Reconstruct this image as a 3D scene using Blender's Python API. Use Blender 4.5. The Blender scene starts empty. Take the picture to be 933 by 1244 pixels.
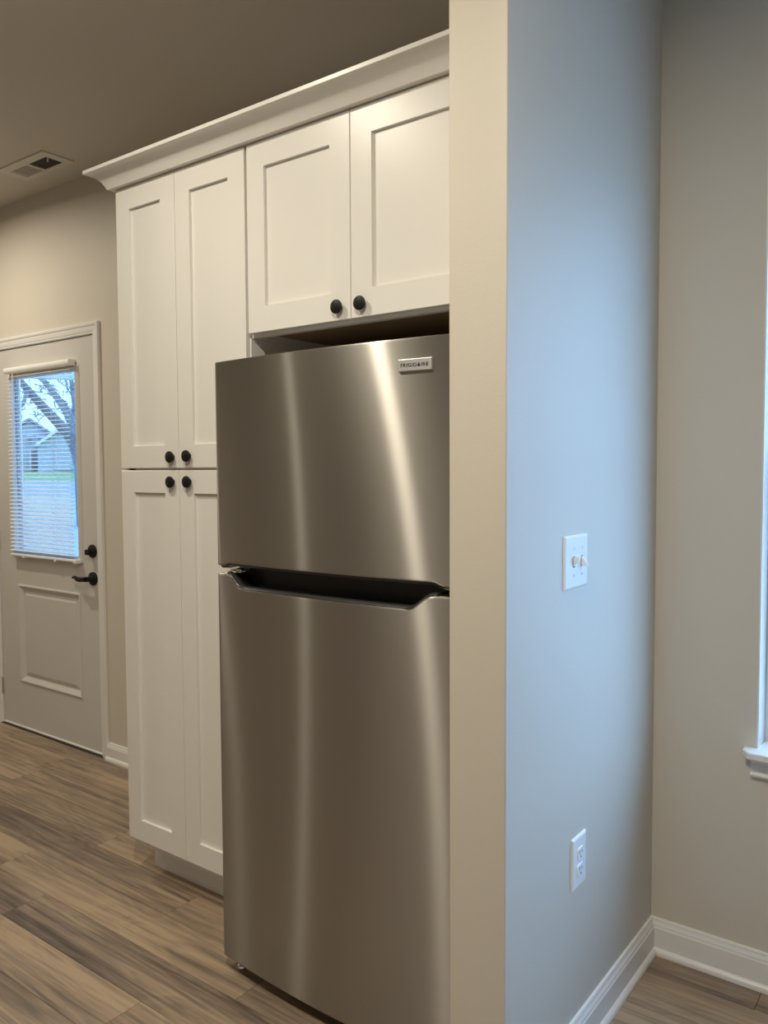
import bpy, bmesh, math, random
from mathutils import Vector, Matrix

random.seed(7)
S = bpy.context.scene
C = S.collection
R = math.radians

# ------------------------------------------------------------------ camera
cam_d = bpy.data.cameras.new('camera')
cam = bpy.data.objects.new('camera', cam_d); C.objects.link(cam)
cam_d.sensor_fit = 'VERTICAL'; cam_d.sensor_height = 36.0
cam_d.lens = 983.07 / 1244 * 36.0
cam_d.clip_start = 0.02; cam_d.clip_end = 500
yaw, pit, rol = R(36.7601), R(-2.9903), R(-0.2914)
fw = Vector((-math.sin(yaw) * math.cos(pit), math.cos(yaw) * math.cos(pit), math.sin(pit)))
rt = Vector((math.cos(yaw), math.sin(yaw), 0)); up = rt.cross(fw)
r2 = math.cos(rol) * rt + math.sin(rol) * up
u2 = -math.sin(rol) * rt + math.cos(rol) * up
m = Matrix.Identity(4)
for i in range(3):
    m[i][0] = r2[i]; m[i][1] = u2[i]; m[i][2] = -fw[i]
m[0][3], m[1][3], m[2][3] = 2.3346, -1.653, 1.391
cam.matrix_world = m
S.camera = cam

# ------------------------------------------------------------------ sky, exposure
w = bpy.data.worlds.new('sky'); S.world = w; w.use_nodes = True
bg = w.node_tree.nodes['Background']
bg.inputs[0].default_value = (0.345, 0.60, 1.0, 1)
bg.inputs[1].default_value = 10.0
LAMP_W = 20.0
LAMP_COL = (1.0, 0.90, 0.72)
S.view_settings.view_transform = 'Standard'; S.view_settings.look = 'None'
S.view_settings.gamma = 1.0; S.view_settings.use_curve_mapping = False
S.view_settings.exposure = 0.0
S.cycles.max_bounces = 12; S.cycles.diffuse_bounces = 6; S.cycles.transparent_max_bounces = 16
S.cycles.use_denoising = True

# ------------------------------------------------------------------ materials
MATS = {}
def mat(name, col=(.8, .8, .8), rough=.5, metal=0., bump=0., bscale=200., spec=.5, var=0., vscale=3., coat=0.):
    mt = bpy.data.materials.new(name); mt.use_nodes = True
    nt = mt.node_tree; p = nt.nodes['Principled BSDF']
    p.inputs['Base Color'].default_value = (*col, 1); p.inputs['Roughness'].default_value = rough
    p.inputs['Metallic'].default_value = metal; p.inputs['Specular IOR Level'].default_value = spec
    p.inputs['Coat Weight'].default_value = coat
    tc = nt.nodes.new('ShaderNodeTexCoord')
    if var > 0:
        n = nt.nodes.new('ShaderNodeTexNoise'); n.inputs['Scale'].default_value = vscale; n.inputs['Detail'].default_value = 4
        nt.links.new(tc.outputs['Object'], n.inputs['Vector'])
        mx = nt.nodes.new('ShaderNodeMix'); mx.data_type = 'RGBA'
        mx.inputs[6].default_value = (*[c * (1 - var) for c in col], 1)
        mx.inputs[7].default_value = (*[min(1, c * (1 + var)) for c in col], 1)
        nt.links.new(n.outputs['Fac'], mx.inputs[0]); nt.links.new(mx.outputs[2], p.inputs['Base Color'])
    if bump > 0:
        n = nt.nodes.new('ShaderNodeTexNoise'); n.inputs['Scale'].default_value = bscale; n.inputs['Detail'].default_value = 3
        nt.links.new(tc.outputs['Object'], n.inputs['Vector'])
        b = nt.nodes.new('ShaderNodeBump'); b.inputs['Strength'].default_value = bump; b.inputs['Distance'].default_value = .002
        nt.links.new(n.outputs['Fac'], b.inputs['Height']); nt.links.new(b.outputs['Normal'], p.inputs['Normal'])
    MATS[name] = mt
    return mt

mat('wall_paint', (.61, .565, .49), .55, bump=.12, bscale=260, var=.015, vscale=1.5)
mat('ceiling_paint', (.62, .585, .53), .75, bump=.35, bscale=120)
mat('trim_white', (.76, .75, .73), .32, bump=.02, bscale=60)
mat('door_paint', (.60, .58, .55), .36, bump=.03, bscale=90)
mat('cabinet_white', (.79, .775, .74), .33, bump=.03, bscale=120)
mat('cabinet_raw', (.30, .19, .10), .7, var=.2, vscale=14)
mat('black_metal', (.008, .0075, .0075), .5, metal=.0, spec=.3)
mat('black_plastic', (.012, .012, .013), .32)
mat('dark_plastic', (.035, .034, .034), .3)
mat('appliance_grey', (.16, .155, .15), .45, bump=.05, bscale=400)
mat('chrome', (.75, .74, .72), .22, metal=1.)
mat('brushed_nickel', (.62, .60, .57), .3, metal=1.)
mat('badge_silver', (.72, .72, .73), .35, metal=.6)
mat('badge_ink', (.03, .03, .035), .5)
mat('plate_white', (.80, .80, .80), .3)
mat('toggle_white', (.80, .80, .80), .3)
mat('slot_dark', (.05, .05, .05), .6)
mat('vent_white', (.66, .63, .57), .5)
mat('duct_shade', (.02, .02, .02), .8)
mat('blind_vinyl', (.82, .81, .79), .45)
mat('cord_white', (.75, .74, .70), .6)
mat('concrete', (.45, .44, .42), .9, bump=.3, bscale=20, var=.1, vscale=2)
mat('asphalt', (.36, .36, .37), .9, var=.1, vscale=1)
mat('grass', (.24, .36, .16), .95, bump=.6, bscale=30, var=.3, vscale=4)
mat('siding', (.50, .52, .55), .8, var=.05, vscale=2)
mat('roofing', (.34, .34, .36), .9, var=.2, vscale=6)
mat('house_trim', (.8, .8, .8), .7)
mat('garage_white', (.50, .51, .53), .7)
mat('house_glass', (.2, .21, .23), .1)
mat('brick_red', (.25, .10, .08), .9)
mat('bark', (.26, .245, .235), .95, bump=.8, bscale=12, var=.3, vscale=5)
mat('drywall_edge', (.58, .54, .475), .6)

def glass(name, tint, refl):
    mt = bpy.data.materials.new(name); mt.use_nodes = True; nt = mt.node_tree
    nt.nodes.remove(nt.nodes['Principled BSDF'])
    t = nt.nodes.new('ShaderNodeBsdfTransparent'); t.inputs[0].default_value = (*tint, 1)
    g = nt.nodes.new('ShaderNodeBsdfGlossy'); g.inputs['Roughness'].default_value = .02
    mx = nt.nodes.new('ShaderNodeMixShader'); mx.inputs[0].default_value = refl
    nt.links.new(t.outputs[0], mx.inputs[1]); nt.links.new(g.outputs[0], mx.inputs[2])
    nt.links.new(mx.outputs[0], nt.nodes['Material Output'].inputs[0]); MATS[name] = mt
glass('clear_glass', (.95, .97, .97), .05)
glass('dimming_glass', (.47, .52, .55), .04)  # door glass: tint added to dim the bright view outside

def emit(name, col, st):
    mt = bpy.data.materials.new(name); mt.use_nodes = True; nt = mt.node_tree
    p = nt.nodes['Principled BSDF']; p.inputs['Base Color'].default_value = (.8, .8, .8, 1)
    p.inputs['Emission Color'].default_value = (*col, 1); p.inputs['Emission Strength'].default_value = st
    MATS[name] = mt
emit('lamp_lens', LAMP_COL, 6.0)

def steel():
    mt = bpy.data.materials.new('brushed_steel'); mt.use_nodes = True; nt = mt.node_tree
    nt.nodes.remove(nt.nodes['Principled BSDF'])
    p = nt.nodes.new('ShaderNodeBsdfAnisotropic'); p.distribution = 'GGX'
    p.inputs['Color'].default_value = (.66, .64, .61, 1)
    p.inputs['Anisotropy'].default_value = -.85
    v = nt.nodes.new('ShaderNodeCombineXYZ'); v.inputs[2].default_value = 1.0      # grain runs level, so the rough axis is upright
    nt.links.new(v.outputs[0], p.inputs['Tangent'])
    tc = nt.nodes.new('ShaderNodeTexCoord'); mp = nt.nodes.new('ShaderNodeMapping')
    mp.inputs['Scale'].default_value = (2, 2, 1600)
    n = nt.nodes.new('ShaderNodeTexNoise'); n.inputs['Scale'].default_value = 1.0; n.inputs['Detail'].default_value = 3
    nt.links.new(tc.outputs['Object'], mp.inputs[0]); nt.links.new(mp.outputs[0], n.inputs['Vector'])
    mr = nt.nodes.new('ShaderNodeMapRange'); mr.inputs[3].default_value = .272; mr.inputs[4].default_value = .288
    nt.links.new(n.outputs['Fac'], mr.inputs[0]); nt.links.new(mr.outputs[0], p.inputs['Roughness'])
    g = nt.nodes.new('ShaderNodeBsdfAnisotropic'); g.distribution = 'GGX'; g.inputs['Color'].default_value = (.415, .40, .37, 1)
    g.inputs['Roughness'].default_value = .42; g.inputs['Anisotropy'].default_value = -.6; nt.links.new(v.outputs[0], g.inputs['Tangent'])
    mx = nt.nodes.new('ShaderNodeMixShader'); mx.inputs[0].default_value = .27
    nt.links.new(g.outputs[0], mx.inputs[1]); nt.links.new(p.outputs[0], mx.inputs[2])
    nt.links.new(mx.outputs[0], nt.nodes['Material Output'].inputs[0])
    MATS['brushed_steel'] = mt
steel()

def plank_mat():
    mt = bpy.data.materials.new('vinyl_plank'); mt.use_nodes = True; nt = mt.node_tree
    N = nt.nodes.new; L = nt.links.new
    p = nt.nodes['Principled BSDF']; p.inputs['Roughness'].default_value = .42
    oi = N('ShaderNodeObjectInfo'); tc = N('ShaderNodeTexCoord')
    off = N('ShaderNodeVectorMath'); off.operation = 'SCALE'; off.inputs[0].default_value = (37.1, 91.7, 13.3)
    L(oi.outputs['Random'], off.inputs['Scale'])
    add = N('ShaderNodeVectorMath'); add.operation = 'ADD'; L(tc.outputs['Object'], add.inputs[0]); L(off.outputs[0], add.inputs[1])
    def noise(sc, detail, dist):
        mp = N('ShaderNodeMapping'); mp.inputs['Scale'].default_value = sc; L(add.outputs[0], mp.inputs[0])
        n = N('ShaderNodeTexNoise'); n.inputs['Scale'].default_value = 1; n.inputs['Detail'].default_value = detail
        n.inputs['Distortion'].default_value = dist; L(mp.outputs[0], n.inputs['Vector']); return n
    broad = noise((.9, 11, 1), 3, .7); streak = noise((1.6, 42, 1), 6, 1.6); fine = noise((9, 260, 1), 4, 0)
    cath = noise((2.0, 10, 1), 1, .3)
    # ring lines out of a warped field: the cathedral figure of the boards
    mul = N('ShaderNodeMath'); mul.operation = 'MULTIPLY'; mul.inputs[1].default_value = 62; L(cath.outputs['Fac'], mul.inputs[0])
    sn = N('ShaderNodeMath'); sn.operation = 'SINE'; L(mul.outputs[0], sn.inputs[0])
    def madd(a, k, b):
        q = N('ShaderNodeMath'); q.operation = 'MULTIPLY_ADD'; L(a, q.inputs[0]); q.inputs[1].default_value = k
        if isinstance(b, (int, float)): q.inputs[2].default_value = b
        else: L(b, q.inputs[2])
        return q.outputs[0]
    v = madd(broad.outputs['Fac'], 1.45, -.92)
    v = madd(streak.outputs['Fac'], 1.15, v)
    v = madd(fine.outputs['Fac'], .30, v)
    v = madd(sn.outputs[0], .045, v)
    v = madd(oi.outputs['Random'], .26, v)
    cr = N('ShaderNodeValToRGB'); L(v, cr.inputs[0])
    e = cr.color_ramp.elements
    e[0].position = .08; e[0].color = (.070, .053, .041, 1)
    e[1].position = .95; e[1].color = (.41, .305, .205, 1)
    q = e.new(.36); q.color = (.150, .114, .087, 1)
    q = e.new(.58); q.color = (.235, .178, .130, 1)
    L(cr.outputs[0], p.inputs['Base Color'])
    b = N('ShaderNodeBump'); b.inputs['Strength'].default_value = .12; b.inputs['Distance'].default_value = .001
    L(fine.outputs['Fac'], b.inputs['Height']); L(b.outputs[0], p.inputs['Normal'])
    MATS['vinyl_plank'] = mt
plank_mat()

# ------------------------------------------------------------------ builders
def obj(name, bm, m, parent=None, smooth=False):
    bmesh.ops.recalc_face_normals(bm, faces=bm.faces[:])
    me = bpy.data.meshes.new(name); bm.to_mesh(me); bm.free()
    me.materials.append(MATS[m])
    if smooth:
        for p in me.polygons: p.use_smooth = True
        me.set_sharp_from_angle(angle=R(35))
    o = bpy.data.objects.new(name, me); C.objects.link(o)
    if parent is not None: o.parent = parent
    return o

def empty(name, loc=(0, 0, 0)):
    o = bpy.data.objects.new(name, None); C.objects.link(o); o.location = loc; o.empty_display_size = .1
    return o

def tag(o, label, cat, group=None, kind=None):
    o['label'] = label; o['category'] = cat
    if group: o['group'] = group
    if kind: o['kind'] = kind
    return o

def struct(o, label, cat):
    return tag(o, label, cat, kind='structure')

def box(bm, x0, x1, y0, y1, z0, z1, bev=0., seg=1):
    b = bm if bev == 0 else bmesh.new()
    vs = [b.verts.new((x, y, z)) for x in (x0, x1) for y in (y0, y1) for z in (z0, z1)]
    for f in ((0, 1, 3, 2), (4, 6, 7, 5), (0, 4, 5, 1), (2, 3, 7, 6), (0, 2, 6, 4), (1, 5, 7, 3)):
        b.faces.new([vs[i] for i in f])
    if bev:
        bmesh.ops.recalc_face_normals(b, faces=b.faces[:])
        bmesh.ops.bevel(b, geom=b.edges[:], offset=bev, segments=seg, profile=.5, affect='EDGES')
        tmp = bpy.data.meshes.new('t'); b.to_mesh(tmp); b.free(); bm.from_mesh(tmp); bpy.data.meshes.remove(tmp)
    return bm

def boxo(name, m, parent, *a, bev=0., seg=1, smooth=False):
    return obj(name, box(bmesh.new(), *a, bev=bev, seg=seg), m, parent, smooth)

def lathe(bm, prof, origin, axis='-y', n=28):
    """prof: (radius, height) pairs; turned about an axis through origin"""
    o = Vector(origin); rings = []
    ex = {'-y': (Vector((1, 0, 0)), Vector((0, 0, 1)), Vector((0, -1, 0))),
          '+x': (Vector((0, 1, 0)), Vector((0, 0, 1)), Vector((1, 0, 0))),
          '+z': (Vector((1, 0, 0)), Vector((0, 1, 0)), Vector((0, 0, 1))),
          '-z': (Vector((1, 0, 0)), Vector((0, 1, 0)), Vector((0, 0, -1)))}[axis]
    for r, h in prof:
        if r < 1e-6: rings.append([bm.verts.new(o + ex[2] * h)]); continue
        rings.append([bm.verts.new(o + ex[2] * h + ex[0] * r * math.cos(2 * math.pi * k / n) + ex[1] * r * math.sin(2 * math.pi * k / n)) for k in range(n)])
    for a, b in zip(rings, rings[1:]):
        if len(a) == 1 and len(b) == 1: continue
        for k in range(n):
            k2 = (k + 1) % n
            if len(a) == 1: bm.faces.new((a[0], b[k], b[k2]))
            elif len(b) == 1: bm.faces.new((a[k], a[k2], b[0]))
            else: bm.faces.new((a[k], a[k2], b[k2], b[k]))
    return bm

def sweep(bm, prof, path, fmap, closed=False):
    """prof: closed polygon of (out, h); path: 2D points; out lies to the right of the travel direction; mitred corners"""
    n = len(path); rings = []
    def nrm(a, b):
        d = Vector((b[0] - a[0], b[1] - a[1])).normalized(); return Vector((d.y, -d.x))
    for i, q in enumerate(path):
        if closed: n1, n2 = nrm(path[i - 1], q), nrm(q, path[(i + 1) % n])
        else:
            n1 = nrm(path[i - 1], q) if i > 0 else nrm(q, path[1])
            n2 = nrm(q, path[i + 1]) if i < n - 1 else n1
        mt = (n1 + n2); mt = mt / max(1e-6, mt.dot(n1))
        if not closed and i == 0: mt = n2
        rings.append([bm.verts.new(fmap(q[0] + mt.x * o, q[1] + mt.y * o, h)) for o, h in prof])
    k = len(prof)
    pairs = list(zip(rings, rings[1:])) + ([(rings[-1], rings[0])] if closed else [])
    for a, b in pairs:
        for j in range(k):
            bm.faces.new((a[j], a[(j + 1) % k], b[(j + 1) % k], b[j]))
    if not closed:
        bm.faces.new(rings[0]); bm.faces.new(rings[-1])
    return bm

def tube(bm, pts, rad, n=8):
    pts = [Vector(p) for p in pts]; rr = rad if isinstance(rad, (list, tuple)) else [rad] * len(pts)
    rings = []
    for i, p in enumerate(pts):
        d = (pts[min(i + 1, len(pts) - 1)] - pts[max(i - 1, 0)]).normalized()
        a = d.cross(Vector((0, 0, 1)))
        if a.length < 1e-3: a = d.cross(Vector((1, 0, 0)))
        a.normalize(); b = d.cross(a)
        rings.append([bm.verts.new(p + a * rr[i] * math.cos(2 * math.pi * k / n) + b * rr[i] * math.sin(2 * math.pi * k / n)) for k in range(n)])
    for A, B in zip(rings, rings[1:]):
        for k in range(n): bm.faces.new((A[k], A[(k + 1) % n], B[(k + 1) % n], B[k]))
    bm.faces.new(rings[0]); bm.faces.new(rings[-1])
    return bm

def lettering(text, size, m, name, parent, loc, rot, wd, ht, depth=.0004):
    cu = bpy.data.curves.new('t', 'FONT'); cu.body = text; cu.size = size; cu.extrude = depth
    cu.align_x = 'CENTER'; cu.align_y = 'CENTER'; cu.space_character = 1.15; cu.offset = size * .012
    t = bpy.data.objects.new('t', cu); C.objects.link(t)
    dg = bpy.context.evaluated_depsgraph_get(); dg.update()
    me = bpy.data.meshes.new_from_object(t.evaluated_get(dg))
    bpy.data.objects.remove(t); me.materials.clear(); me.materials.append(MATS[m])
    vs = me.vertices; x0, x1 = min(v.co.x for v in vs), max(v.co.x for v in vs); y0, y1 = min(v.co.y for v in vs), max(v.co.y for v in vs)
    for v in vs:
        v.co.x = ((v.co.x - x0) / (x1 - x0) - .5) * wd; v.co.y = ((v.co.y - y0) / (y1 - y0) - .5) * ht
    o = bpy.data.objects.new(name, me); C.objects.link(o); o.parent = parent; o.location = loc; o.rotation_euler = rot
    return o

# ------------------------------------------------------------------ the room
YB = .63          # face of the back wall
ZC = 2.786        # ceiling
XL, XR, YF = -3.2, 4.5, -4.3
PX0, PX1, PY = 1.4557, 1.5864, -.2551
WX0, WX1, WZ0, WZ1 = 1.86, 3.60, .645, 2.20       # window opening
DX0, DX1, DZ1 = -2.0046, -1.0920, 2.039           # door slab

# floor: sub floor with one object per plank
fl = boxo('floor', 'concrete', None, XL - .1, XR + .1, YF - .1, YB + .1, -.06, -.0055)
struct(fl, 'grey brown wood look plank floor throughout the kitchen', 'floor')
PW, PL, GAP = .152, 1.22, .0005
def plank_mesh(L):
    bm = bmesh.new(); c = .0009
    x0, x1, y0, y1 = GAP, L - GAP, GAP, PW - GAP
    lo = [bm.verts.new(p) for p in ((x0, y0, -.0055), (x1, y0, -.0055), (x1, y1, -.0055), (x0, y1, -.0055))]
    md = [bm.verts.new(p) for p in ((x0, y0, -c), (x1, y0, -c), (x1, y1, -c), (x0, y1, -c))]
    hi = [bm.verts.new(p) for p in ((x0 + c, y0 + c, 0), (x1 - c, y0 + c, 0), (x1 - c, y1 - c, 0), (x0 + c, y1 - c, 0))]
    for A, B in ((lo, md), (md, hi)):
        for k in range(4): bm.faces.new((A[k], A[(k + 1) % 4], B[(k + 1) % 4], B[k]))
    bm.faces.new(hi); bm.faces.new(lo[::-1])
    me = bpy.data.meshes.new('plank'); bm.to_mesh(me); bm.free(); me.materials.append(MATS['vinyl_plank']); return me
full = plank_mesh(PL); cache = {}
known = {-1: -.117, 0: -.437, 2: -.29, 4: -1.22, -2: .589, 1: .30, 3: .05, -3: -.35}
row0 = -.24
r_lo = math.floor((YF - row0) / PW); r_hi = math.ceil((YB - row0) / PW)
for r in range(r_lo, r_hi):
    y = row0 + r * PW
    j = known.get(r, random.uniform(0, PL))
    x = j - math.ceil((j - XL) / PL) * PL
    while x < XR:
        a, b = max(x, XL), min(x + PL, XR)
        if b - a > .02:
            L = round(b - a, 3)
            me = full if abs(L - PL) < .002 else cache.setdefault(L, plank_mesh(L))
            o = bpy.data.objects.new('plank', me); C.objects.link(o); o.parent = fl; o.location = (a, y, 0)
        x += PL

struct(boxo('ceiling', 'ceiling_paint', None, XL - .1, XR + .1, YF - .1, YB + .15, ZC, ZC + .1), 'dim off white ceiling over the cabinets', 'ceiling')

bm = bmesh.new()
DO0, DO1, DOZ = DX0 - .022, DX1 + .022, DZ1 + .022
for a in ((XL - .1, DO0, 0, ZC), (DO0, DO1, DOZ, ZC), (DO1, WX0, 0, ZC), (WX0, WX1, 0, WZ0 - .02), (WX0, WX1, WZ1, ZC), (WX1, XR + .1, 0, ZC)):
    box(bm, a[0], a[1], YB, YB + .14, a[2] - (.06 if a[2] == 0 else 0), a[3])
struct(obj('wall_back', bm, 'wall_paint'), 'greige painted back wall around the entry door and the window', 'wall')
struct(boxo('wall_left', 'wall_paint', None, XL - .1, XL, YF, YB, -.05, ZC), 'greige side wall left of the entry door', 'wall')
struct(boxo('wall_right', 'wall_paint', None, XR, XR + .1, YF, YB, -.05, ZC), 'greige side wall right of the window', 'wall')
bm = bmesh.new()
for a in ((XL - .1, -2.25, -.05, ZC), (-2.25, -1.30, 2.08, ZC), (-1.30, XR + .1, -.05, ZC)): box(bm, a[0], a[1], YF - .1, YF, a[2], a[3])
struct(obj('wall_front', bm, 'wall_paint'), 'greige wall behind the camera with an opening added for reflections, facing the cabinets', 'wall')
bm = bmesh.new(); box(bm, -2.35, -2.25, YF - 1.3, YF - .1, -.05, 2.18); box(bm, -1.30, -1.20, YF - 1.3, YF - .1, -.05, 2.18); box(bm, -2.35, -1.20, YF - 1.4, YF - 1.3, -.05, 2.18)  # added recess, unseen; gives the refrigerator steel a darker reflected band
box(bm, -2.25, -1.30, YF - 1.3, YF - .1, 2.08, 2.18); box(bm, -2.25, -1.30, YF - 1.3, YF - .1, -.06, -.005)
struct(obj('wall_dark_recess', bm, 'wall_paint'), 'unseen dark recess added behind the camera to band the refrigerator reflection', 'wall')
bm = bmesh.new(); box(bm, PX0, PX1, PY, YB, -.005, ZC)
ed = [e for e in bm.edges if abs(e.verts[0].co.z - e.verts[1].co.z) > 1 and e.verts[0].co.y < 0]
bmesh.ops.bevel(bm, geom=ed, offset=.003, segments=3, affect='EDGES', profile=.5)
struct(obj('wall_partition', bm, 'wall_paint', smooth=True), 'short greige wall between the refrigerator and the window nook', 'wall')

# baseboards
def bb_prof(h):
    t = .014
    p = [(0, 0), (.024, 0), (.024, .006), (.022, .012), (.018, .0165), (t, .019), (t, h * .74), (t - .002, h * .78), (t - .0025, h * .83), (.009, h * .88), (.0075, h * .92), (.007, h * .97), (.005, h), (0, h)]
    return p
flat = lambda a, b, h: (a, b, h)
bm = bmesh.new(); sweep(bm, bb_prof(.101), [(PX0, PY), (PX1, PY), (PX1, YB), (XR, YB)], flat)
struct(obj('baseboard_right', bm, 'trim_white'), 'white baseboard with shoe round the window nook corner', 'baseboard')
bm = bmesh.new(); sweep(bm, bb_prof(.085), [(DX1 + .055, YB), (-.003, YB)], flat)
struct(obj('baseboard_left', bm, 'trim_white'), 'white baseboard between the entry door casing and the pantry', 'baseboard')
bm = bmesh.new(); sweep(bm, bb_prof(.085), [(XL, YB), (DX0 - .055, YB)], flat)
struct(obj('baseboard_entry', bm, 'trim_white'), 'white baseboard left of the entry door', 'baseboard')

# ------------------------------------------------------------------ entry door
door = empty('door_1', ((DX0 + DX1) / 2, YB, 0)); struct(door, 'white half lite entry door with a lower raised panel', 'door')
door.location = (0, 0, 0)
FY = YB + .004                                     # face of the slab
GX0, GX1, GZ0, GZ1 = -1.845, -1.240, .965, 1.885   # glass opening
PLX0, PLX1, PLZ0, PLZ1 = -1.8256, -1.2483, .2588, .7888
bm = bmesh.new()
def slab_front(bm):
    xs = [DX0, PLX0, PLX1, DX1]
    xs2 = [DX0, GX0, GX1, DX1]
    t = FY + .044
    for (x0, x1, z0, z1) in ((DX0, DX1, .014, PLZ0), (DX0, PLX0, PLZ0, PLZ1), (PLX1, DX1, PLZ0, PLZ1), (DX0, DX1, PLZ1, GZ0),
                             (DX0, GX0, GZ0, GZ1), (GX1, DX1, GZ0, GZ1), (DX0, DX1, GZ1, DZ1)):
        box(bm, x0, x1, FY, t, z0, z1)
    box(bm, PLX0, PLX1, FY + .020, t, PLZ0, PLZ1)
slab_front(bm); obj('slab', bm, 'door_paint', door)
# raised moulding and field of the lower panel
pm = [(0, .0), (.002, -.005), (.008, -.007), (.014, -.004), (.022, .004), (.030, .011), (.036, .013), (.036, .02), (0, .02)]
xz = lambda a, b, h: (a, FY + h, b)
rect = [(PLX0, PLZ0), (PLX0, PLZ1), (PLX1, PLZ1), (PLX1, PLZ0)]
obj('panel_moulding', sweep(bmesh.new(), pm, rect, xz, closed=True), 'door_paint', door)
i = .052
bm = bmesh.new()
o_ = [(PLX0 + .034, PLZ0 + .034), (PLX1 - .034, PLZ0 + .034), (PLX1 - .034, PLZ1 - .034), (PLX0 + .034, PLZ1 - .034)]
n_ = [(PLX0 + .058, PLZ0 + .058), (PLX1 - .058, PLZ0 + .058), (PLX1 - .058, PLZ1 - .058), (PLX0 + .058, PLZ1 - .058)]
A = [bm.verts.new((x, FY + .0135, z)) for x, z in o_]; B = [bm.verts.new((x, FY + .004, z)) for x, z in n_]; D = [bm.verts.new((x, FY + .021, z)) for x, z in o_]
for k in range(4):
    bm.faces.new((A[k], A[(k + 1) % 4], B[(k + 1) % 4], B[k])); bm.faces.new((A[k], A[(k + 1) % 4], D[(k + 1) % 4], D[k]))
bm.faces.new(B); bm.faces.new(D)
obj('raised_panel', bm, 'door_paint', door)
lf = [(-.006, .0), (-.004, -.009), (.004, -.011), (.012, -.009), (.024, -.003), (.026, .0)]
lf = [(-a, h) for a, h in lf]
rect = [(GX0, GZ0), (GX0, GZ1), (GX1, GZ1), (GX1, GZ0)]
obj('lite_frame', sweep(bmesh.new(), lf, rect, xz, closed=True), 'door_paint', door)
boxo('pane', 'dimming_glass', door, GX0, GX1, FY + .018, FY + .024, GZ0, GZ1)
boxo('threshold', 'dark_plastic', door, DX0 - .02, DX1 + .02, YB - .010, YB + .14, 0, .006, bev=.002)
boxo('door_sweep', 'plate_white', door, DX0, DX1, FY - .007, FY + .02, .007, .016, bev=.002)
def hinge(z):
    b = bmesh.new(); lathe(b, [(0, 0), (.005, 0), (.006, .002), (.006, .088), (.005, .09), (0, .09)], (DX0 - .003, FY - .007, z - .045), '+z', 12)
    h = obj('hinge', b, 'brushed_nickel', door, smooth=True)
    boxo('hinge_leaf', 'door_paint', h, DX0 - .002, DX0 + .010, FY - .003, FY - .0005, z - .045, z + .045)
for z in (.215, 1.02, 1.84): hinge(z)
# deadbolt and lever
HX, HZ, HZ2 = -1.136, .870, 1.004
db = obj('deadbolt', lathe(bmesh.new(), [(.032, 0), (.032, .006), (.029, .012), (.020, .016), (.018, .02), (0, .02)], (HX, FY, HZ2), '-y'), 'black_metal', door, smooth=True)
boxo('thumb_turn', 'black_metal', db, HX - .020, HX + .012, FY - .036, FY - .019, HZ2 - .017, HZ2 + .009, bev=.004, seg=2, smooth=True)
lv = obj('lever_handle', lathe(bmesh.new(), [(.033, 0), (.033, .006), (.030, .012), (.018, .018), (.013, .022), (.0125, .045), (0, .046)], (HX, FY, HZ), '-y'), 'black_metal', door, smooth=True)
pts = [(HX, FY - .044, HZ), (HX - .02, FY - .046, HZ - .001), (HX - .045, FY - .047, HZ - .004), (HX - .07, FY - .046, HZ - .002), (HX - .09, FY - .043, HZ + .004), (HX - .108, FY - .040, HZ + .004), (HX - .120, FY - .038, HZ - .002)]
obj('lever_arm', tube(bmesh.new(), pts, [.0125, .0115, .012, .011, .008, .006, .005], 12), 'black_metal', lv, smooth=True)

# casing and jamb of the door
jb = bmesh.new()
for a in ((DO0, DX0 - .003, 0, DOZ), (DX1 + .003, DO1, 0, DOZ)): box(jb, a[0], a[1], YB - .001, YB + .14, a[2], a[3])
box(jb, DX0 - .003, DX1 + .003, YB - .001, YB + .14, DZ1 + .003, DOZ)
cas = obj('trim_1', jb, 'trim_white'); struct(cas, 'white moulded casing round the entry door', 'door casing')
cp = [(0, 0), (0, -.003), (.005, -.006), (.010, -.0055), (.014, -.008), (.026, -.010), (.036, -.011), (.040, -.014), (.048, -.0155), (.053, -.015), (.055, -.012), (.055, 0)]
xzw = lambda a, b, h: (a, YB + h, b)
CI = .003
obj('casing', sweep(bmesh.new(), [(-a, h) for a, h in cp], [(DX0 - CI, 0), (DX0 - CI, DZ1 + CI), (DX1 + CI, DZ1 + CI), (DX1 + CI, 0)], xzw), 'trim_white', cas)

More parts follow.
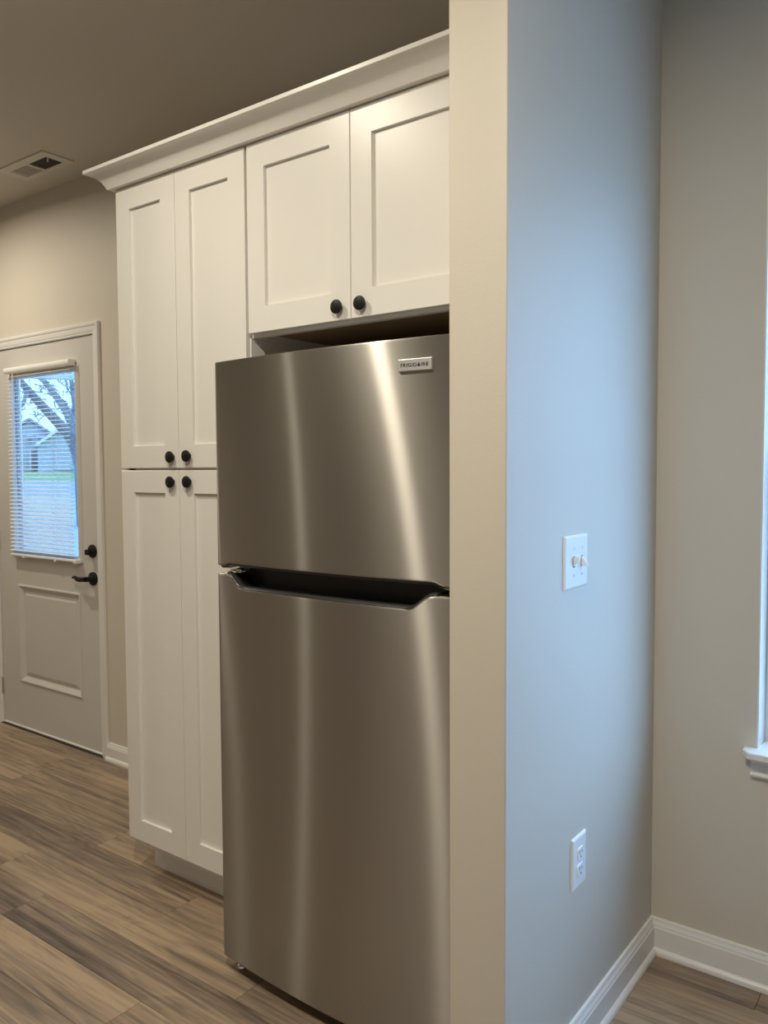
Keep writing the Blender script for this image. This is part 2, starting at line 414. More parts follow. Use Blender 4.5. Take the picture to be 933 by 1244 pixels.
# mini blind on the door
bl = empty('window_blind', ((GX0 + GX1) / 2, YB - .02, GZ0)); tag(bl, 'white mini blind with thin slats hung on the entry door glass', 'blind')
bl.location = (0, 0, 0)
BX0, BX1 = -1.832, -1.255
hp = [(0, 0), (0, -.030), (.004, -.036), (.012, -.039), (.022, -.038), (.028, -.034), (.028, 0)]
obj('headrail', sweep(bmesh.new(), hp, [(BX0 - .012, 1.905), (BX1 + .012, 1.905)], lambda a, b, h: (a, FY - .004 + h, 1.905 + (1.905 - b))), 'blind_vinyl', bl)
smesh = None
zs = [1.888 - .0202 * k for k in range(46)]
for k, z in enumerate(zs):
    if smesh is None:
        b = bmesh.new(); n = 4; a0 = 0
        top = []
        for j in range(n + 1):
            t = j / n - .5; yy = t * .025; cz = .0018 * (1 - 4 * t * t)
            top.append((yy * math.cos(a0) - cz * math.sin(a0), yy * math.sin(a0) + cz * math.cos(a0)))
        V = [[b.verts.new((x, yy, zz + dz)) for yy, zz in top] for x in (BX0, BX1) for dz in (0, -.0006)]
        for j in range(n):
            b.faces.new((V[0][j], V[0][j + 1], V[2][j + 1], V[2][j])); b.faces.new((V[1][j], V[3][j], V[3][j + 1], V[1][j + 1]))
        for q in (0, n): b.faces.new((V[0][q], V[2][q], V[3][q], V[1][q]))
        o = obj('slat', b, 'blind_vinyl', bl, smooth=True); smesh = o.data
    else:
        o = bpy.data.objects.new('slat', smesh); C.objects.link(o); o.parent = bl
    o.location = (-.008 * (1.89 - z) / .93, FY - .022, z); o.rotation_euler = (R(11 + 12 * max(0, min(1, (1.34 - z) / .16))), 0, 0)
br = boxo('bottom_rail', 'blind_vinyl', bl, BX0 - .008, BX1 - .004, FY - .034, FY - .010, .944, .957, bev=.003)
for x in (BX0 + .12, BX1 - .16): boxo('rail_button', 'blind_vinyl', br, x - .008, x + .008, FY - .037, FY - .010, .938, .945, bev=.002)
boxo('hold_down', 'blind_vinyl', bl, BX1 - .002, BX1 + .030, FY - .036, FY - .001, .938, .958, bev=.003)
for x in (BX0 + .12, BX1 - .16):
    for dy in (-.0345, -.0095):
        obj('ladder_cord', tube(bmesh.new(), [(x, FY + dy, .95), (x, FY + dy, 1.91)], .0007, 5), 'cord_white', bl)
obj('tilt_wand', tube(bmesh.new(), [(BX0 + .085, FY - .046, 1.90), (BX0 + .080, FY - .046, 1.375)], [.0035, .0035], 6), 'cord_white', bl, smooth=True)

# ------------------------------------------------------------------ window
win = empty('window_1'); struct(win, 'white framed window at the right edge above the nook', 'window')
ji = YB + .14
bm = bmesh.new()
box(bm, WX0, WX0 + .004, YB + .0005, ji, WZ0 - .005, WZ1); box(bm, WX1 - .004, WX1, YB + .0005, ji, WZ0 - .005, WZ1); box(bm, WX0 + .004, WX1 - .004, YB + .0005, ji, WZ1 - .004, WZ1)
obj('jamb', bm, 'trim_white', win)
def frame(name, x0, x1, z0, z1, y0, y1, wd, mt='trim_white'):
    b = bmesh.new(); box(b, x0, x0 + wd, y0, y1, z0, z1); box(b, x1 - wd, x1, y0, y1, z0, z1)
    box(b, x0 + wd, x1 - wd, y0, y1, z0, z0 + wd); box(b, x0 + wd, x1 - wd, y0, y1, z1 - wd, z1); return obj(name, b, mt, win)
frame('window_frame', WX0 + .004, WX1 - .004, WZ0 - .002, WZ1 - .004, YB + .075, YB + .135, .022)
mid = (WZ0 + WZ1) / 2
s1 = frame('lower_sash', WX0 + .034, WX1 - .034, WZ0 + .020, mid + .015, YB + .085, YB + .105, .036)
s2 = frame('upper_sash', WX0 + .034, WX1 - .034, mid - .015, WZ1 - .034, YB + .108, YB + .128, .036)
boxo('pane', 'clear_glass', s1, WX0 + .07, WX1 - .07, YB + .093, YB + .097, WZ0 + .056, mid - .02)
boxo('pane', 'clear_glass', s2, WX0 + .07, WX1 - .07, YB + .116, YB + .120, mid + .02, WZ1 - .07)
# stool with chamfered horn, and apron
b = bmesh.new()
zt, zb = .648, .628
pl = [(WX0 - .028, YB), (WX0 - .028, YB - .030), (WX0 - .010, YB - .052), (WX1 + .010, YB - .052), (WX1 + .028, YB - .030), (WX1 + .028, YB), (WX1 - .002, YB), (WX1 - .002, YB + .085), (WX0 + .002, YB + .085), (WX0 + .002, YB)]
T = [b.verts.new((x, y, zt)) for x, y in pl]; Bt = [b.verts.new((x, y, zb)) for x, y in pl]
b.faces.new(T); b.faces.new(Bt[::-1])
for k in range(len(pl)): b.faces.new((T[k], T[(k + 1) % len(pl)], Bt[(k + 1) % len(pl)], Bt[k]))
bmesh.ops.recalc_face_normals(b, faces=b.faces[:])
ee = [e for e in b.edges if all(v.co.y < YB - .01 for v in e.verts) and abs(e.verts[0].co.z - e.verts[1].co.z) < .001]
bmesh.ops.bevel(b, geom=ee, offset=.005, segments=3, affect='EDGES', profile=.5)
obj('window_sill', b, 'trim_white', win)
ap = [(0, 0), (.013, 0), (.015, .006), (.012, .012), (.012, .034), (.018, .042), (.020, .052), (.020, .056), (0, .056)]
obj('apron', sweep(bmesh.new(), [(o, .573 + h) for o, h in ap], [(WX0 - .012, YB), (WX1 + .012, YB)], flat), 'trim_white', win)

# ------------------------------------------------------------------ cabinets
def shaker(name, x0, x1, z0, z1, parent, st=.068, rl=.072):
    b = bmesh.new(); y0, y1, d = 0.0, .019, .0095; c = .0012
    def ring(ix, iz, y): return [b.verts.new(p) for p in ((x0 + ix, y, z0 + iz), (x1 - ix, y, z0 + iz), (x1 - ix, y, z1 - iz), (x0 + ix, y, z1 - iz))]
    rs = [ring(0, 0, y1), ring(0, 0, y0 + c), ring(c, c, y0), ring(st, rl, y0), ring(st + .001, rl + .001, y0 + d)]
    for A, B in zip(rs, rs[1:]):
        for k in range(4): b.faces.new((A[k], A[(k + 1) % 4], B[(k + 1) % 4], B[k]))
    b.faces.new(rs[-1]); b.faces.new(rs[0])
    return obj(name, b, 'cabinet_white', parent)
kprof = [(.0095, 0), (.0090, .004), (.0120, .0075), (.0175, .0105), (.0185, .0135), (.0178, .0165), (.0150, .0185), (0, .0192)]
kme = []
def knob(x, z, parent):
    if not kme:
        o = obj('knob', lathe(bmesh.new(), kprof, (0, 0, 0), '-y', 28), 'black_metal', parent, smooth=True); kme.append(o.data)
    else:
        o = bpy.data.objects.new('knob', kme[0]); C.objects.link(o); o.parent = parent
    o.location = (x, 0, z); o['label'] = 'round black knob'

CF, ZT = .0195, 2.3155        # cabinet box front, top
pan = empty('pantry_cabinet'); tag(pan, 'tall white shaker pantry cabinet with four doors beside the refrigerator', 'cabinet')
b = bmesh.new()
box(b, .001, .019, CF, YB - .001, .115, ZT); box(b, .589, .607, CF, YB - .001, .115, ZT)        # sides
box(b, .019, .589, YB - .012, YB - .001, .115, ZT); box(b, .019, .589, CF, YB - .012, .115, .133); box(b, .019, .589, CF, YB - .012, ZT - .018, ZT)
box(b, .019, .589, CF, YB - .012, 1.388, 1.405)
for a in ((.019, .05), (.558, .589)): box(b, a[0], a[1], CF, CF + .018, .133, ZT - .018)
obj('carcass', b, 'cabinet_white', pan)
boxo('toe_kick', 'cabinet_white', pan, .011, .607, .095, .11, 0, .115)
boxo('base_side', 'cabinet_white', pan, .011, .029, .11, YB - .001, 0, .115)
boxo('base_side', 'cabinet_white', pan, .589, .607, .11, YB - .001, 0, .115)
boxo('scribe_strip', 'cabinet_white', pan, .6072, .6125, CF - .006, CF + .05, .0, 1.773, bev=.001)
for (x0, x1, z0, z1, kx, kz) in ((0, .2955, 1.400, 2.3144, .268, 1.4345), (.2980, .6055, 1.400, 2.3144, .347, 1.4365), (0, .2955, .1375, 1.3925, .267, 1.3555), (.2980, .6055, .1375, 1.3925, .347, 1.3565)):
    d = shaker('door', x0, x1, z0, z1, pan); knob(kx, kz, d)

upc = empty('wall_cabinet'); tag(upc, 'white two door cabinet mounted above the refrigerator', 'cabinet')
b = bmesh.new(); UX0, UX1, UZ = .613, 1.454, 1.774
box(b, UX0, UX0 + .018, CF, YB - .001, UZ, ZT); box(b, UX1 - .018, UX1, CF, YB - .001, UZ, ZT)
box(b, UX0 + .018, UX1 - .018, CF, YB - .001, ZT - .018, ZT)
for a in ((UX0 + .018, UX0 + .04), (UX1 - .08, UX1 - .018)): box(b, a[0], a[1], CF, CF + .019, UZ, ZT - .018)
box(b, UX0 + .04, UX1 - .08, CF, CF + .019, UZ, UZ + .03); box(b, .982, 1.009, CF, CF + .019, UZ + .03, ZT - .018)
obj('carcass', b, 'cabinet_white', upc)
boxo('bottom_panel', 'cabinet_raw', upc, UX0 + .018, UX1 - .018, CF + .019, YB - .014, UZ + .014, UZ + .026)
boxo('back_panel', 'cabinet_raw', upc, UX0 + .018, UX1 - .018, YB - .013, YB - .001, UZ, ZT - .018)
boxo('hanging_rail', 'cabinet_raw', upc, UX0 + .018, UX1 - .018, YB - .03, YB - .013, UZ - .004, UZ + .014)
for (x0, x1, kx) in ((.6163, .9945, .957), (.9970, 1.3750, 1.034)):
    d = shaker('door', x0, x1, 1.7834, 2.3144, upc); knob(kx, 1.817, d)
boxo('filler', 'cabinet_white', upc, 1.377, 1.454, .004, CF, UZ, 2.3144)

# crown moulding along both cabinets, returning along the pantry side
cr = [(-.016, ZT + .0005), (.019, ZT + .0005), (.0205, ZT + .0045)]
for k in range(0, 9):
    t = k / 8; sag = .0075 * 4 * t * (1 - t)
    cr.append((.0215 + .0465 * t - sag * .66, ZT + .006 + .040 * t + sag * .75))
cr += [(.0715, ZT + .0465), (.0725, ZT + .0475), (.0725, ZT + .0575), (.0715, ZT + .0585), (-.016, ZT + .0585)]
o = obj('crown_moulding', sweep(bmesh.new(), cr, [(0, YB - .001), (0, 0), (PX0 - .001, 0)], flat), 'cabinet_white', None)
for p in o.data.polygons: p.use_smooth = True
o.data.set_sharp_from_angle(angle=R(30))
tag(o, 'white cove crown moulding running along the top of the cabinets', 'moulding')

# ------------------------------------------------------------------ refrigerator
fr = empty('refrigerator', (0, 0, 0)); tag(fr, 'stainless steel top freezer refrigerator under the white wall cabinet', 'refrigerator')
FX0, FX1, XC = .6600, 1.4175, 1.039
HWD = (FX1 - FX0) / 2
BOW, YE = .022, -.170
def yf(x):
    t = (x - XC) / HWD
    y = YE - BOW * (1 - t * t)
    e = min(x - FX0, FX1 - x); rr = .006
    if e < rr: y += rr - math.sqrt(max(0, rr * rr - (rr - e) ** 2))
    return y
def cols():
    xs = []
    for k in range(7): xs.append(FX0 + .006 * (1 - math.cos(k / 6 * math.pi / 2)))
    N = 84
    for k in range(1, N): xs.append(FX0 + .006 + (FX1 - FX0 - .012) * k / N)
    for k in range(7): xs.append(FX1 - .006 * (1 - math.cos((6 - k) / 6 * math.pi / 2)))
    return xs
XS = cols()
def sm(t): t = max(0, min(1, t)); return t * t * (3 - 2 * t)
def ztop_low(x):   # upper edge of the lower door: scooped grip
    return 1.1125 - .0345 * min(sm((x - .700) / .062), sm((1.360 - x) / .062)) 
def zbot_up(x):
    return 1.1345 + .0085 * min(sm((x - .683) / .03), sm((1.392 - x) / .03))
def panel_door(name, zb, zt):
    b = bmesh.new(); yb = -.108; c = .0025; rings = []
    for x in XS:
        y = yf(x); rings.append([b.verts.new((x, p[0], p[1])) for p in ((yb, zt(x)), (y + c, zt(x)), (y + c * .3, zt(x) - c * .3), (y, zt(x) - c), (y, zt(x) - c - .003), (y, zb(x) + c + .003), (y, zb(x) + c), (y + c * .3, zb(x) + c * .3), (y + c, zb(x)), (yb, zb(x)))])
    k = len(rings[0])
    for A, B in zip(rings, rings[1:]):
        for j in range(k): b.faces.new((A[j], A[(j + 1) % k], B[(j + 1) % k], B[j]))
    b.faces.new(rings[0]); b.faces.new(rings[-1])
    return obj(name, b, 'brushed_steel', fr, smooth=True)
fd = panel_door('freezer_door', zbot_up, lambda x: 1.6805)
ld = panel_door('fridge_door', lambda x: .044, ztop_low)
boxo('body', 'appliance_grey', fr, FX0 + .006, FX1 - .006, -.098, .585, .035, 1.668, bev=.006, seg=2)
b = bmesh.new(); box(b, FX0 + .03, FX1 - .03, -.108, -.098, .06, 1.085); box(b, FX0 + .03, FX1 - .03, -.108, -.098, 1.155, 1.65)
obj('gasket', b, 'black_plastic', fr)
# black trims of the grip
def strip(name, prof, x0, x1, m, parent, n=60):
    b = bmesh.new(); rings = []
    for k in range(n + 1):
        x = x0 + (x1 - x0) * k / n
        rings.append([b.verts.new((x, y, z)) for y, z in prof(x)])
    q = len(rings[0])
    for A, B in zip(rings, rings[1:]):
        for j in range(q): b.faces.new((A[j], A[(j + 1) % q], B[(j + 1) % q], B[j]))
    b.faces.new(rings[0]); b.faces.new(rings[-1])
    return obj(name, b, m, parent, smooth=True)
def lip(x):
    y, z = yf(x) + .0026, ztop_low(x)
    return [(y, z), (y, z + .0025), (y + .003, z + .0055), (y + .010, z + .0075), (y + .018, z + .0065), (y + .022, z + .001), (y + .022, z - .001), (y, z - .001)]
strip('grip_lip', lip, .700, 1.372, 'dark_plastic', ld)
def pocket(x):
    y, z = yf(x) + .024, ztop_low(x)
    return [(y, z + .001), (y + .004, z + .0005), (-.112, z + .003), (-.110, z + .003), (-.110, z + .0005), (y, z + .0002)]
strip('grip_pocket', pocket, .700, 1.372, 'black_plastic', ld)
def under(x):
    y, z = yf(x) + .003, zbot_up(x)
    return [(y, z + .0005), (y, z - .002), (y + .004, z - .0065), (y + .02, z - .0085), (-.11, z - .0065), (-.11, z + .0005)]
strip('freezer_trim', under, FX0 + .014, FX1 - .014, 'dark_plastic', fd)
boxo('gap_cover', 'black_plastic', fr, FX0 + .07, FX1 - .006, -.116, -.0975, 1.06, 1.16)
hb = obj('hinge', box(box(bmesh.new(), FX0 + .03, FX0 + .085, -.150, -.098, 1.1185, 1.1225, bev=.001), FX0 + .055, FX0 + .075, -.155, -.14, 1.1145, 1.128, bev=.002), 'chrome', fr)
boxo('hinge_cover', 'appliance_grey', fr, FX1 - .09, FX1 - .02, -.14, -.03, 1.668, 1.679, bev=.003)
boxo('toe_grille', 'black_plastic', fr, FX0 + .03, FX1 - .03, -.085, -.07, .012, .06, bev=.002)
for x in (FX0 + .035, FX1 - .035):
    f_ = obj('foot', lathe(bmesh.new(), [(0, 0), (.014, 0), (.015, .004), (.013, .009), (.006, .011), (.006, .046), (0, .046)], (x, -.132, 0), '+z', 16), 'chrome', fr, smooth=True)
for x in (FX0 + .06, FX1 - .06):
    b = bmesh.new(); lathe(b, [(0, 0), (.018, 0), (.02, .003), (.02, .022), (.018, .025), (0, .025)], (x, .50, .02), '+x', 16); obj('roller', b, 'black_plastic', fr, smooth=True)
BXc, BZc = 1.3215, 1.6205
slope = 2 * BOW * (BXc - XC) / HWD ** 2
bdg = obj('badge', box(bmesh.new(), -.042, .042, -.0035, .002, -.0133, .0133, bev=.0015, seg=2), 'badge_silver', fr)
bdg.location = (BXc, yf(BXc) - .0006, BZc); bdg.rotation_euler = (0, 0, math.atan(slope))
bdg['label'] = 'small silver badge with dark capital letters'
lettering('FRIGID\u0394IRE', .0112, 'badge_ink', 'badge_lettering', bdg, (0, -.0039, 0), (R(90), 0, 0), .0690, .0082)

# ------------------------------------------------------------------ switch and outlet on the partition
def plate(name, parent, y0, y1, z0, z1, t=.006):
    b = bmesh.new(); c = .005
    def ring(i_, x): return [b.verts.new(p) for p in ((x, y0 + i_, z0 + i_), (x, y1 - i_, z0 + i_), (x, y1 - i_, z1 - i_), (x, y0 + i_, z1 - i_))]
    rs = [ring(0, PX1 + .0002), ring(0, PX1 + .0025), ring(.0015, PX1 + .0045), ring(c, PX1 + t)]
    for A, B in zip(rs, rs[1:]):
        for k in range(4): b.faces.new((A[k], A[(k + 1) % 4], B[(k + 1) % 4], B[k]))
    b.faces.new(rs[-1]); b.faces.new(rs[0])
    return obj(name, b, 'plate_white', parent)
def screw(y, z, parent):
    s = obj('screw', lathe(bmesh.new(), [(.0034, 0), (.003, .0008), (0, .001)], (PX1 + .006, y, z), '+x', 12), 'plate_white', parent)
    boxo('screw_slot', 'slot_dark', s, PX1 + .0066, PX1 + .0071, y - .0004, y + .0004, z - .0028, z + .0028)
sw = empty('light_switch'); tag(sw, 'white double toggle light switch on the partition wall', 'switch')
y0, y1, z0, z1 = .0063, .1334, 1.1207, 1.2416
plate('switch_plate', sw, y0, y1, z0, z1)
for i_, yc in enumerate((.0535, .0985)):
    zc = 1.1812
    boxo('toggle_slot', 'slot_dark', sw, PX1 + .0055, PX1 + .0063, yc - .0052, yc + .0052, zc - .012, zc + .012)
    b = bmesh.new(); s_ = 1 if i_ == 0 else -1
    a_ = [(PX1 + .006, -.0045, -.010), (PX1 + .006, .0045, -.010), (PX1 + .006, .0045, .010), (PX1 + .006, -.0045, .010)]
    e_ = [(PX1 + .019, -.0038, s_ * .009 - .004), (PX1 + .019, .0038, s_ * .009 - .004), (PX1 + .019, .0038, s_ * .009 + .004), (PX1 + .019, -.0038, s_ * .009 + .004)]
    A = [b.verts.new((x, yc + y, zc + z)) for x, y, z in a_]; B = [b.verts.new((x, yc + y, zc + z)) for x, y, z in e_]
    for k in range(4): b.faces.new((A[k], A[(k + 1) % 4], B[(k + 1) % 4], B[k]))
    b.faces.new(A); b.faces.new(B); obj('toggle', b, 'toggle_white', sw)
    for dz in (-.030, .030): screw(yc, zc + dz, sw)
ol = empty('wall_outlet'); tag(ol, 'white duplex electrical outlet low on the partition wall', 'outlet')
y0, y1, z0, z1 = .0600, .1390, .4136, .5363
plate('outlet_plate', ol, y0, y1, z0, z1); yc = (y0 + y1) / 2
for zc in (.4555, .4945):
    b = bmesh.new(); P = []
    for k in range(24):
        a = 2 * math.pi * k / 24; P.append((max(-.0165, min(.0165, .019 * math.cos(a))), max(-.014, min(.014, .019 * math.sin(a)))))
    A = [b.verts.new((PX1 + .0055, yc + p, zc + q)) for p, q in P]; B = [b.verts.new((PX1 + .0085, yc + p * .95, zc + q * .95)) for p, q in P]
    for k in range(24): b.faces.new((A[k], A[(k + 1) % 24], B[(k + 1) % 24], B[k]))
    b.faces.new(A); b.faces.new(B); rc = obj('receptacle', b, 'plate_white', ol)
    for dy, h in ((-.0062, .0045), (.0062, .0036)): boxo('slot', 'slot_dark', rc, PX1 + .0082, PX1 + .0088, yc + dy - .0011, yc + dy + .0011, zc + .003 - h, zc + .003 + h)
    obj('ground_hole', lathe(bmesh.new(), [(.0024, 0), (.0024, .0004), (0, .0004)], (PX1 + .0084, yc, zc - .0085), '+x', 10), 'slot_dark', rc)
screw(yc, (z0 + z1) / 2, ol)

# ------------------------------------------------------------------ ceiling register
vt = empty('ceiling_vent'); tag(vt, 'white louvred air register in the ceiling by the entry', 'vent')
vx0, vx1, vy0, vy1 = -1.388, -.998, .341, .496
ix0, ixm0, ixm1, ix1, iy0, iy1 = -1.340, -1.204, -1.186, -1.044, .384, .468
b = bmesh.new(); zt_, zb_ = ZC - .0002, ZC - .007
for a in ((vx0, ix0, vy0, vy1), (ix1, vx1, vy0, vy1), (ix0, ix1, vy0, iy0), (ix0, ix1, iy1, vy1), (ixm0, ixm1, iy0, iy1)): box(b, a[0], a[1], a[2], a[3], zb_, zt_)
obj('vent_frame', b, 'vent_white', vt)
boxo('duct_shade_sheet', 'duct_shade', vt, ix0, ix1, iy0, iy1, ZC - .0012, ZC - .0004)  # black sheet stands in for the shade inside the duct
for (x0, x1, s_) in ((ix0, ixm0, -1), (ixm1, ix1, 1)):
    n = 9
    for k in range(n):
        xc = x0 + (x1 - x0) * (k + .5) / n; b = bmesh.new(); hw, hz = .0090 if s_ < 0 else .0030, .0016
        q = [(xc - hw, -hz * s_), (xc + hw, hz * s_)]
        A = [b.verts.new((x, iy0, ZC - .0042 + z + d)) for x, z in q for d in (-.0004, .0004)]
        B = [b.verts.new((x, iy1, ZC - .0042 + z + d)) for x, z in q for d in (-.0004, .0004)]
        for f in ((0, 1, 3, 2),): b.faces.new([A[i_] for i_ in f]); b.faces.new([B[i_] for i_ in f])
        for i_, j_ in ((0, 1), (1, 3), (3, 2), (2, 0)): b.faces.new((A[i_], A[j_], B[j_], B[i_]))
        obj('louver', b, 'vent_white' if s_ < 0 else 'slot_dark', vt)  # right half's blades coloured dark to look open and shaded
boxo('damper_lever', 'vent_white', vt, ix1 - .012, ix1 - .004, iy0 + .012, iy0 + .016, ZC - .022, ZC - .004)

# ------------------------------------------------------------------ recessed ceiling lamps
def lamp(x, y, label, power=1.0, size=.115):
    t = empty('recessed_light', (x, y, ZC)); tag(t, label, 'ceiling light', 'recessed ceiling lights')
    o = obj('trim_ring', lathe(bmesh.new(), [(.068, 0), (.092, 0), (.092, .002), (.088, .005), (.074, .007), (.069, .005), (.068, .0)], (0, 0, 0), '-z', 36), 'trim_white', t, smooth=True)
    obj('diffuser', lathe(bmesh.new(), [(0, .0005), (.0665, .0005), (.0665, .003), (0, .0035)], (0, 0, 0), '-z', 36), 'lamp_lens', t)
    ld_ = bpy.data.lights.new('lamp_light', 'AREA'); ld_.shape = 'DISK'; ld_.size = size; ld_.energy = LAMP_W * power; ld_.color = LAMP_COL; ld_.spread = R(172)
    lo = bpy.data.objects.new('lamp_light', ld_); C.objects.link(lo); lo.parent = t; lo.location = (0, 0, -.012)
lamp(.42, -.85, 'recessed ceiling light in front of the pantry', .75)
lamp(1.75, -1.45, 'recessed ceiling light in front of the partition wall', 1.8)
lamp(-1.70, -2.50, 'recessed ceiling light far out in the kitchen', .45)
lamp(-1.75, -.15, 'recessed ceiling light before the entry door', .9)

# ------------------------------------------------------------------ outside
dv = Vector((-.863, .505, 0)); sv = Vector((.505, .863, 0))
def gz(s):
    P = [(-400, -.25), (6, -.25), (40, .26), (60, .71), (80, 1.5), (400, 3.0)]
    for (a, za), (b_, zb_) in zip(P, P[1:]):
        if s <= b_: return za + (zb_ - za) * (s - a) / (b_ - a)
    return 3.0
def ground(name, s0, s1, m, label, cat, n=12, t=160):
    b = bmesh.new(); rows = []
    for k in range(n + 1):
        s = s0 + (s1 - s0) * k / n
        rows.append([b.verts.new((2.33 + dv.x * s + sv.x * q, -1.65 + dv.y * s + sv.y * q, gz(s))) for q in (-t, t)])
    for A, B in zip(rows, rows[1:]): b.faces.new((A[0], A[1], B[1], B[0]))
    bmesh.ops.recalc_face_normals(b, faces=b.faces[:])
    if b.faces[0].normal.z < 0: bmesh.ops.reverse_faces(b, faces=b.faces[:])
    bmesh.ops.solidify(b, geom=b.faces[:], thickness=.2)
    struct(obj(name, b, m), label, cat)
ground('driveway', -40, 40, 'concrete', 'pale paved ground just outside the entry door', 'driveway', 16)
ground('street', 40, 60, 'asphalt', 'light street beyond the entry door', 'street', 4)
ground('lawn', 60, 160, 'grass', 'green lawn across the street seen through the blind', 'lawn', 8)

hs = empty('house'); tag(hs, 'blue grey gabled house across the street seen through the blind', 'house')
S0 = Vector((2.33, -1.65, 0))
def W_(px, s, z): # azimuth of an image column -> world point at distance s
    k = (px - 50) / 983.07 / math.cos(math.atan((px - 466.5) / 983.07)) ** 2 * 0 + (px - 50) * .000858
    return S0 + dv * s + sv * (s * k) + Vector((0, 0, z))
def prism(name, x0, x1, apex, s0, s1, zb, ze, za, m, parent):
    """gable block facing the viewer; x in image columns at distance s0"""
    b = bmesh.new(); A = []
    for s in (s0, s1):
        k = s / s0
        A.append([b.verts.new(S0 + dv * s + sv * (s0 * (q - 50) * .000858) + Vector((0, 0, z))) for q, z in ((x0, zb), (x1, zb), (x1, ze), (apex, za), (x0, ze))])
    b.faces.new(A[0]); b.faces.new(A[1])
    for k in range(5): b.faces.new((A[0][k], A[0][(k + 1) % 5], A[1][(k + 1) % 5], A[1][k]))
    return obj(name, b, m, parent)
zz = lambda py, s: 1.391 + s * (572.8 - py) / 1073.0
def slab2(name, pa, pb, s, th, m, parent, deep=10):
    """roof slope edge from image point pa to pb at distance s"""
    b = bmesh.new(); V = []
    for ss in (s - .6, s + deep):
        V.append([b.verts.new(S0 + dv * ss + sv * (s * (q - 50) * .000858) + Vector((0, 0, zz(py, s) + d))) for q, py, d in ((*pa, 0), (*pb, 0), (*pb, th), (*pa, th))])
    b.faces.new(V[0]); b.faces.new(V[1])
    for k in range(4): b.faces.new((V[0][k], V[0][(k + 1) % 4], V[1][(k + 1) % 4], V[1][k]))
    return obj(name, b, m, parent)
SH = 82
prism('wall', 8, 66, 37, SH, SH + 12, 1.2, zz(530, SH), zz(512, SH), 'siding', hs)
slab2('roof', (37, 511), (4, 532), SH, .25, 'roofing', hs, 12); slab2('roof', (37, 511), (72, 534), SH, .25, 'roofing', hs, 12)
prism('garage_wall', 46, 108, 77, SH - 4, SH + 8, 1.2, zz(541, SH - 4), zz(522, SH - 4), 'siding', hs)
slab2('roof', (77, 520.5), (44, 543), SH - 4, .3, 'house_trim', hs, 10); slab2('roof', (77, 520.5), (110, 543), SH - 4, .3, 'house_trim', hs, 10)
def rect_on(name, x0, x1, y0, y1, s, m, parent):
    b = bmesh.new(); V = []
    for ss in (s - .12, s + .05):
        V.append([b.verts.new(S0 + dv * ss + sv * (s * (q - 50) * .000858) + Vector((0, 0, zz(py, s)))) for q, py in ((x0, y0), (x1, y0), (x1, y1), (x0, y1))])
    b.faces.new(V[0]); b.faces.new(V[1])
    for k in range(4): b.faces.new((V[0][k], V[0][(k + 1) % 4], V[1][(k + 1) % 4], V[1][k]))
    return obj(name, b, m, parent)
rect_on('garage_door', 66, 96, 546, 571, SH - 4, 'garage_white', hs)
for (a, c_) in ((33, 41), (45, 52)):
    wn = rect_on('window', a, c_, 529, 540, SH - .1, 'house_trim', hs); rect_on('pane', a + 1, c_ - 1, 530.5, 538.5, SH - .25, 'house_glass', wn)
rect_on('porch_opening', 38, 60, 548, 571, SH - .3, 'house_glass', hs)
for q in (37, 49, 60): rect_on('porch_post', q - .8, q + .8, 545, 571, SH - 1.2, 'house_trim', hs)
rect_on('red_bush_pot', 52, 60, 558, 562, SH - 1.5, 'brick_red', hs)

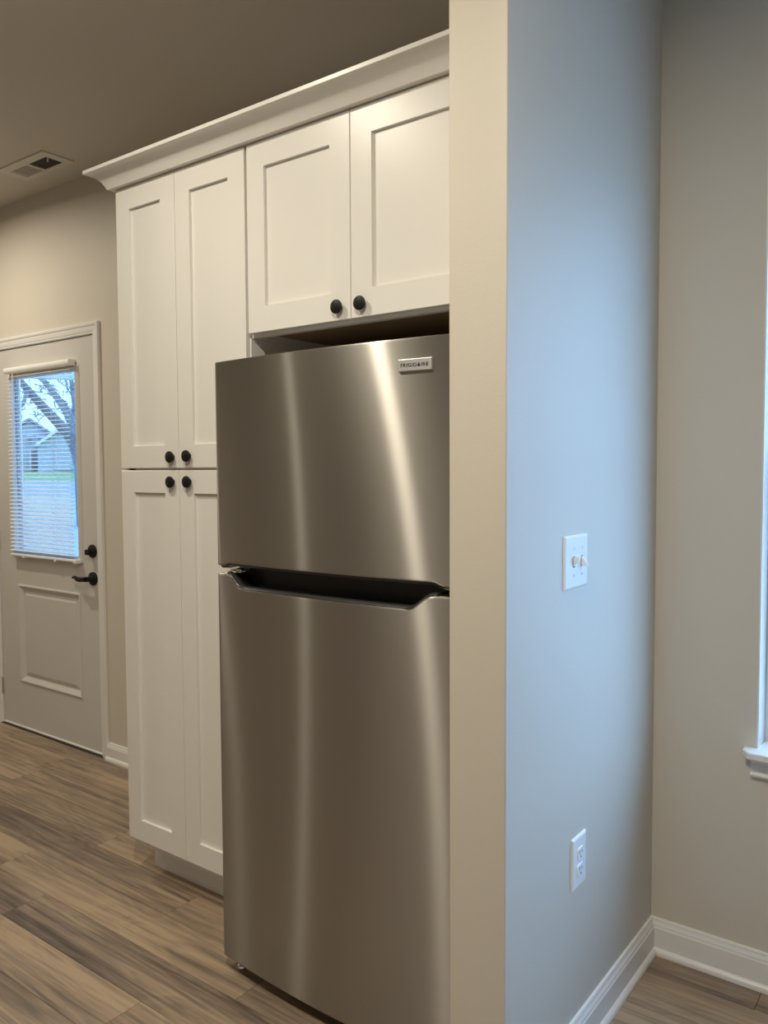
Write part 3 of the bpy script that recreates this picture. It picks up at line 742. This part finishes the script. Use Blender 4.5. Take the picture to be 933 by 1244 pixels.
tr = empty('tree'); tag(tr, 'bare dark tree with thick leaning limbs outside the entry door', 'tree')
def tp(px, py, s): return S0 + dv * s + sv * (s * (px - 50) * .000858) + Vector((0, 0, zz(py, s)))
ST = 22
base = tp(104, 580, ST); base.z = gz(ST) - .05
tb = bmesh.new()
tube(tb, [base, tp(102, 570, ST), tp(97, 548, ST), tp(88, 530, ST), tp(70, 511, ST - .4), tp(52, 492, ST - .9), tp(36, 474, ST - 1.4), tp(22, 458, ST - 1.8), tp(8, 440, ST - 2.2)], [.24, .22, .20, .165, .125, .105, .088, .066, .04], 10)
obj('trunk', tb, 'bark', tr, smooth=True)
def limb(pts, rad, name='limb'):
    b = bmesh.new(); tube(b, [tp(*p) if len(p) == 3 else tp(p[0], p[1], ST) for p in pts], rad, 8); return obj(name, b, 'bark', tr, smooth=True)
limb([(97, 546), (92, 520, ST + .3), (82, 497, ST + .8), (68, 478, ST + 1.3), (54, 460, ST + 1.8), (44, 444, ST + 2.1)], [.16, .13, .105, .085, .065, .045])
limb([(92, 520, ST + .3), (94, 490, ST + 1.2), (90, 462, ST + 1.6), (84, 440, ST + 2.2)], [.10, .08, .06, .04])
limb([(36, 474, ST - 1.4), (30, 492, ST - 1.8), (18, 505, ST - 2.3)], [.06, .04, .02])
random.seed(3)
tw = bmesh.new()
for k in range(150):
    px, py = random.uniform(4, 98), random.uniform(438, 525)
    if px < 60 and py > 470 + px * .9: py -= 25
    a = random.uniform(0, 6.28); L_ = random.uniform(6, 20); s = ST + random.uniform(-1.5, 3)
    p0 = (px, py, s); p1 = (px + L_ * .5 * math.cos(a) + random.uniform(-2, 2), py + L_ * .5 * math.sin(a) + random.uniform(-2, 2), s); p2 = (px + L_ * math.cos(a), py + L_ * math.sin(a), s + .4)
    tube(tw, [tp(*p0), tp(*p1), tp(*p2)], [.018, .012, .006], 4)
o = obj('twigs', tw, 'bark', tr); o['kind'] = 'stuff'

pf = empty('porch_frame'); tag(pf, 'white porch post and beam just outside the entry door glass', 'porch')
def pbar(name, x0, x1, y0, y1, s_, th):
    b = bmesh.new(); V = []
    for ss in (s_, s_ + th):
        V.append([b.verts.new(S0 + dv * ss + sv * (s_ * (q - 50) * .000858) + Vector((0, 0, z))) for q, z in ((x0, y0), (x1, y0), (x1, y1), (x0, y1))])
    b.faces.new(V[0]); b.faces.new(V[1])
    for k in range(4): b.faces.new((V[0][k], V[0][(k + 1) % 4], V[1][(k + 1) % 4], V[1][k]))
    return obj(name, b, 'house_trim', pf)
pbar('post', 22.5, 27.5, gz(7.2), zz(459, 7.2), 7.2, .12)
pbar('beam', -60, 160, zz(459, 7.2), zz(452, 7.2) + .1, 7.2, .12)
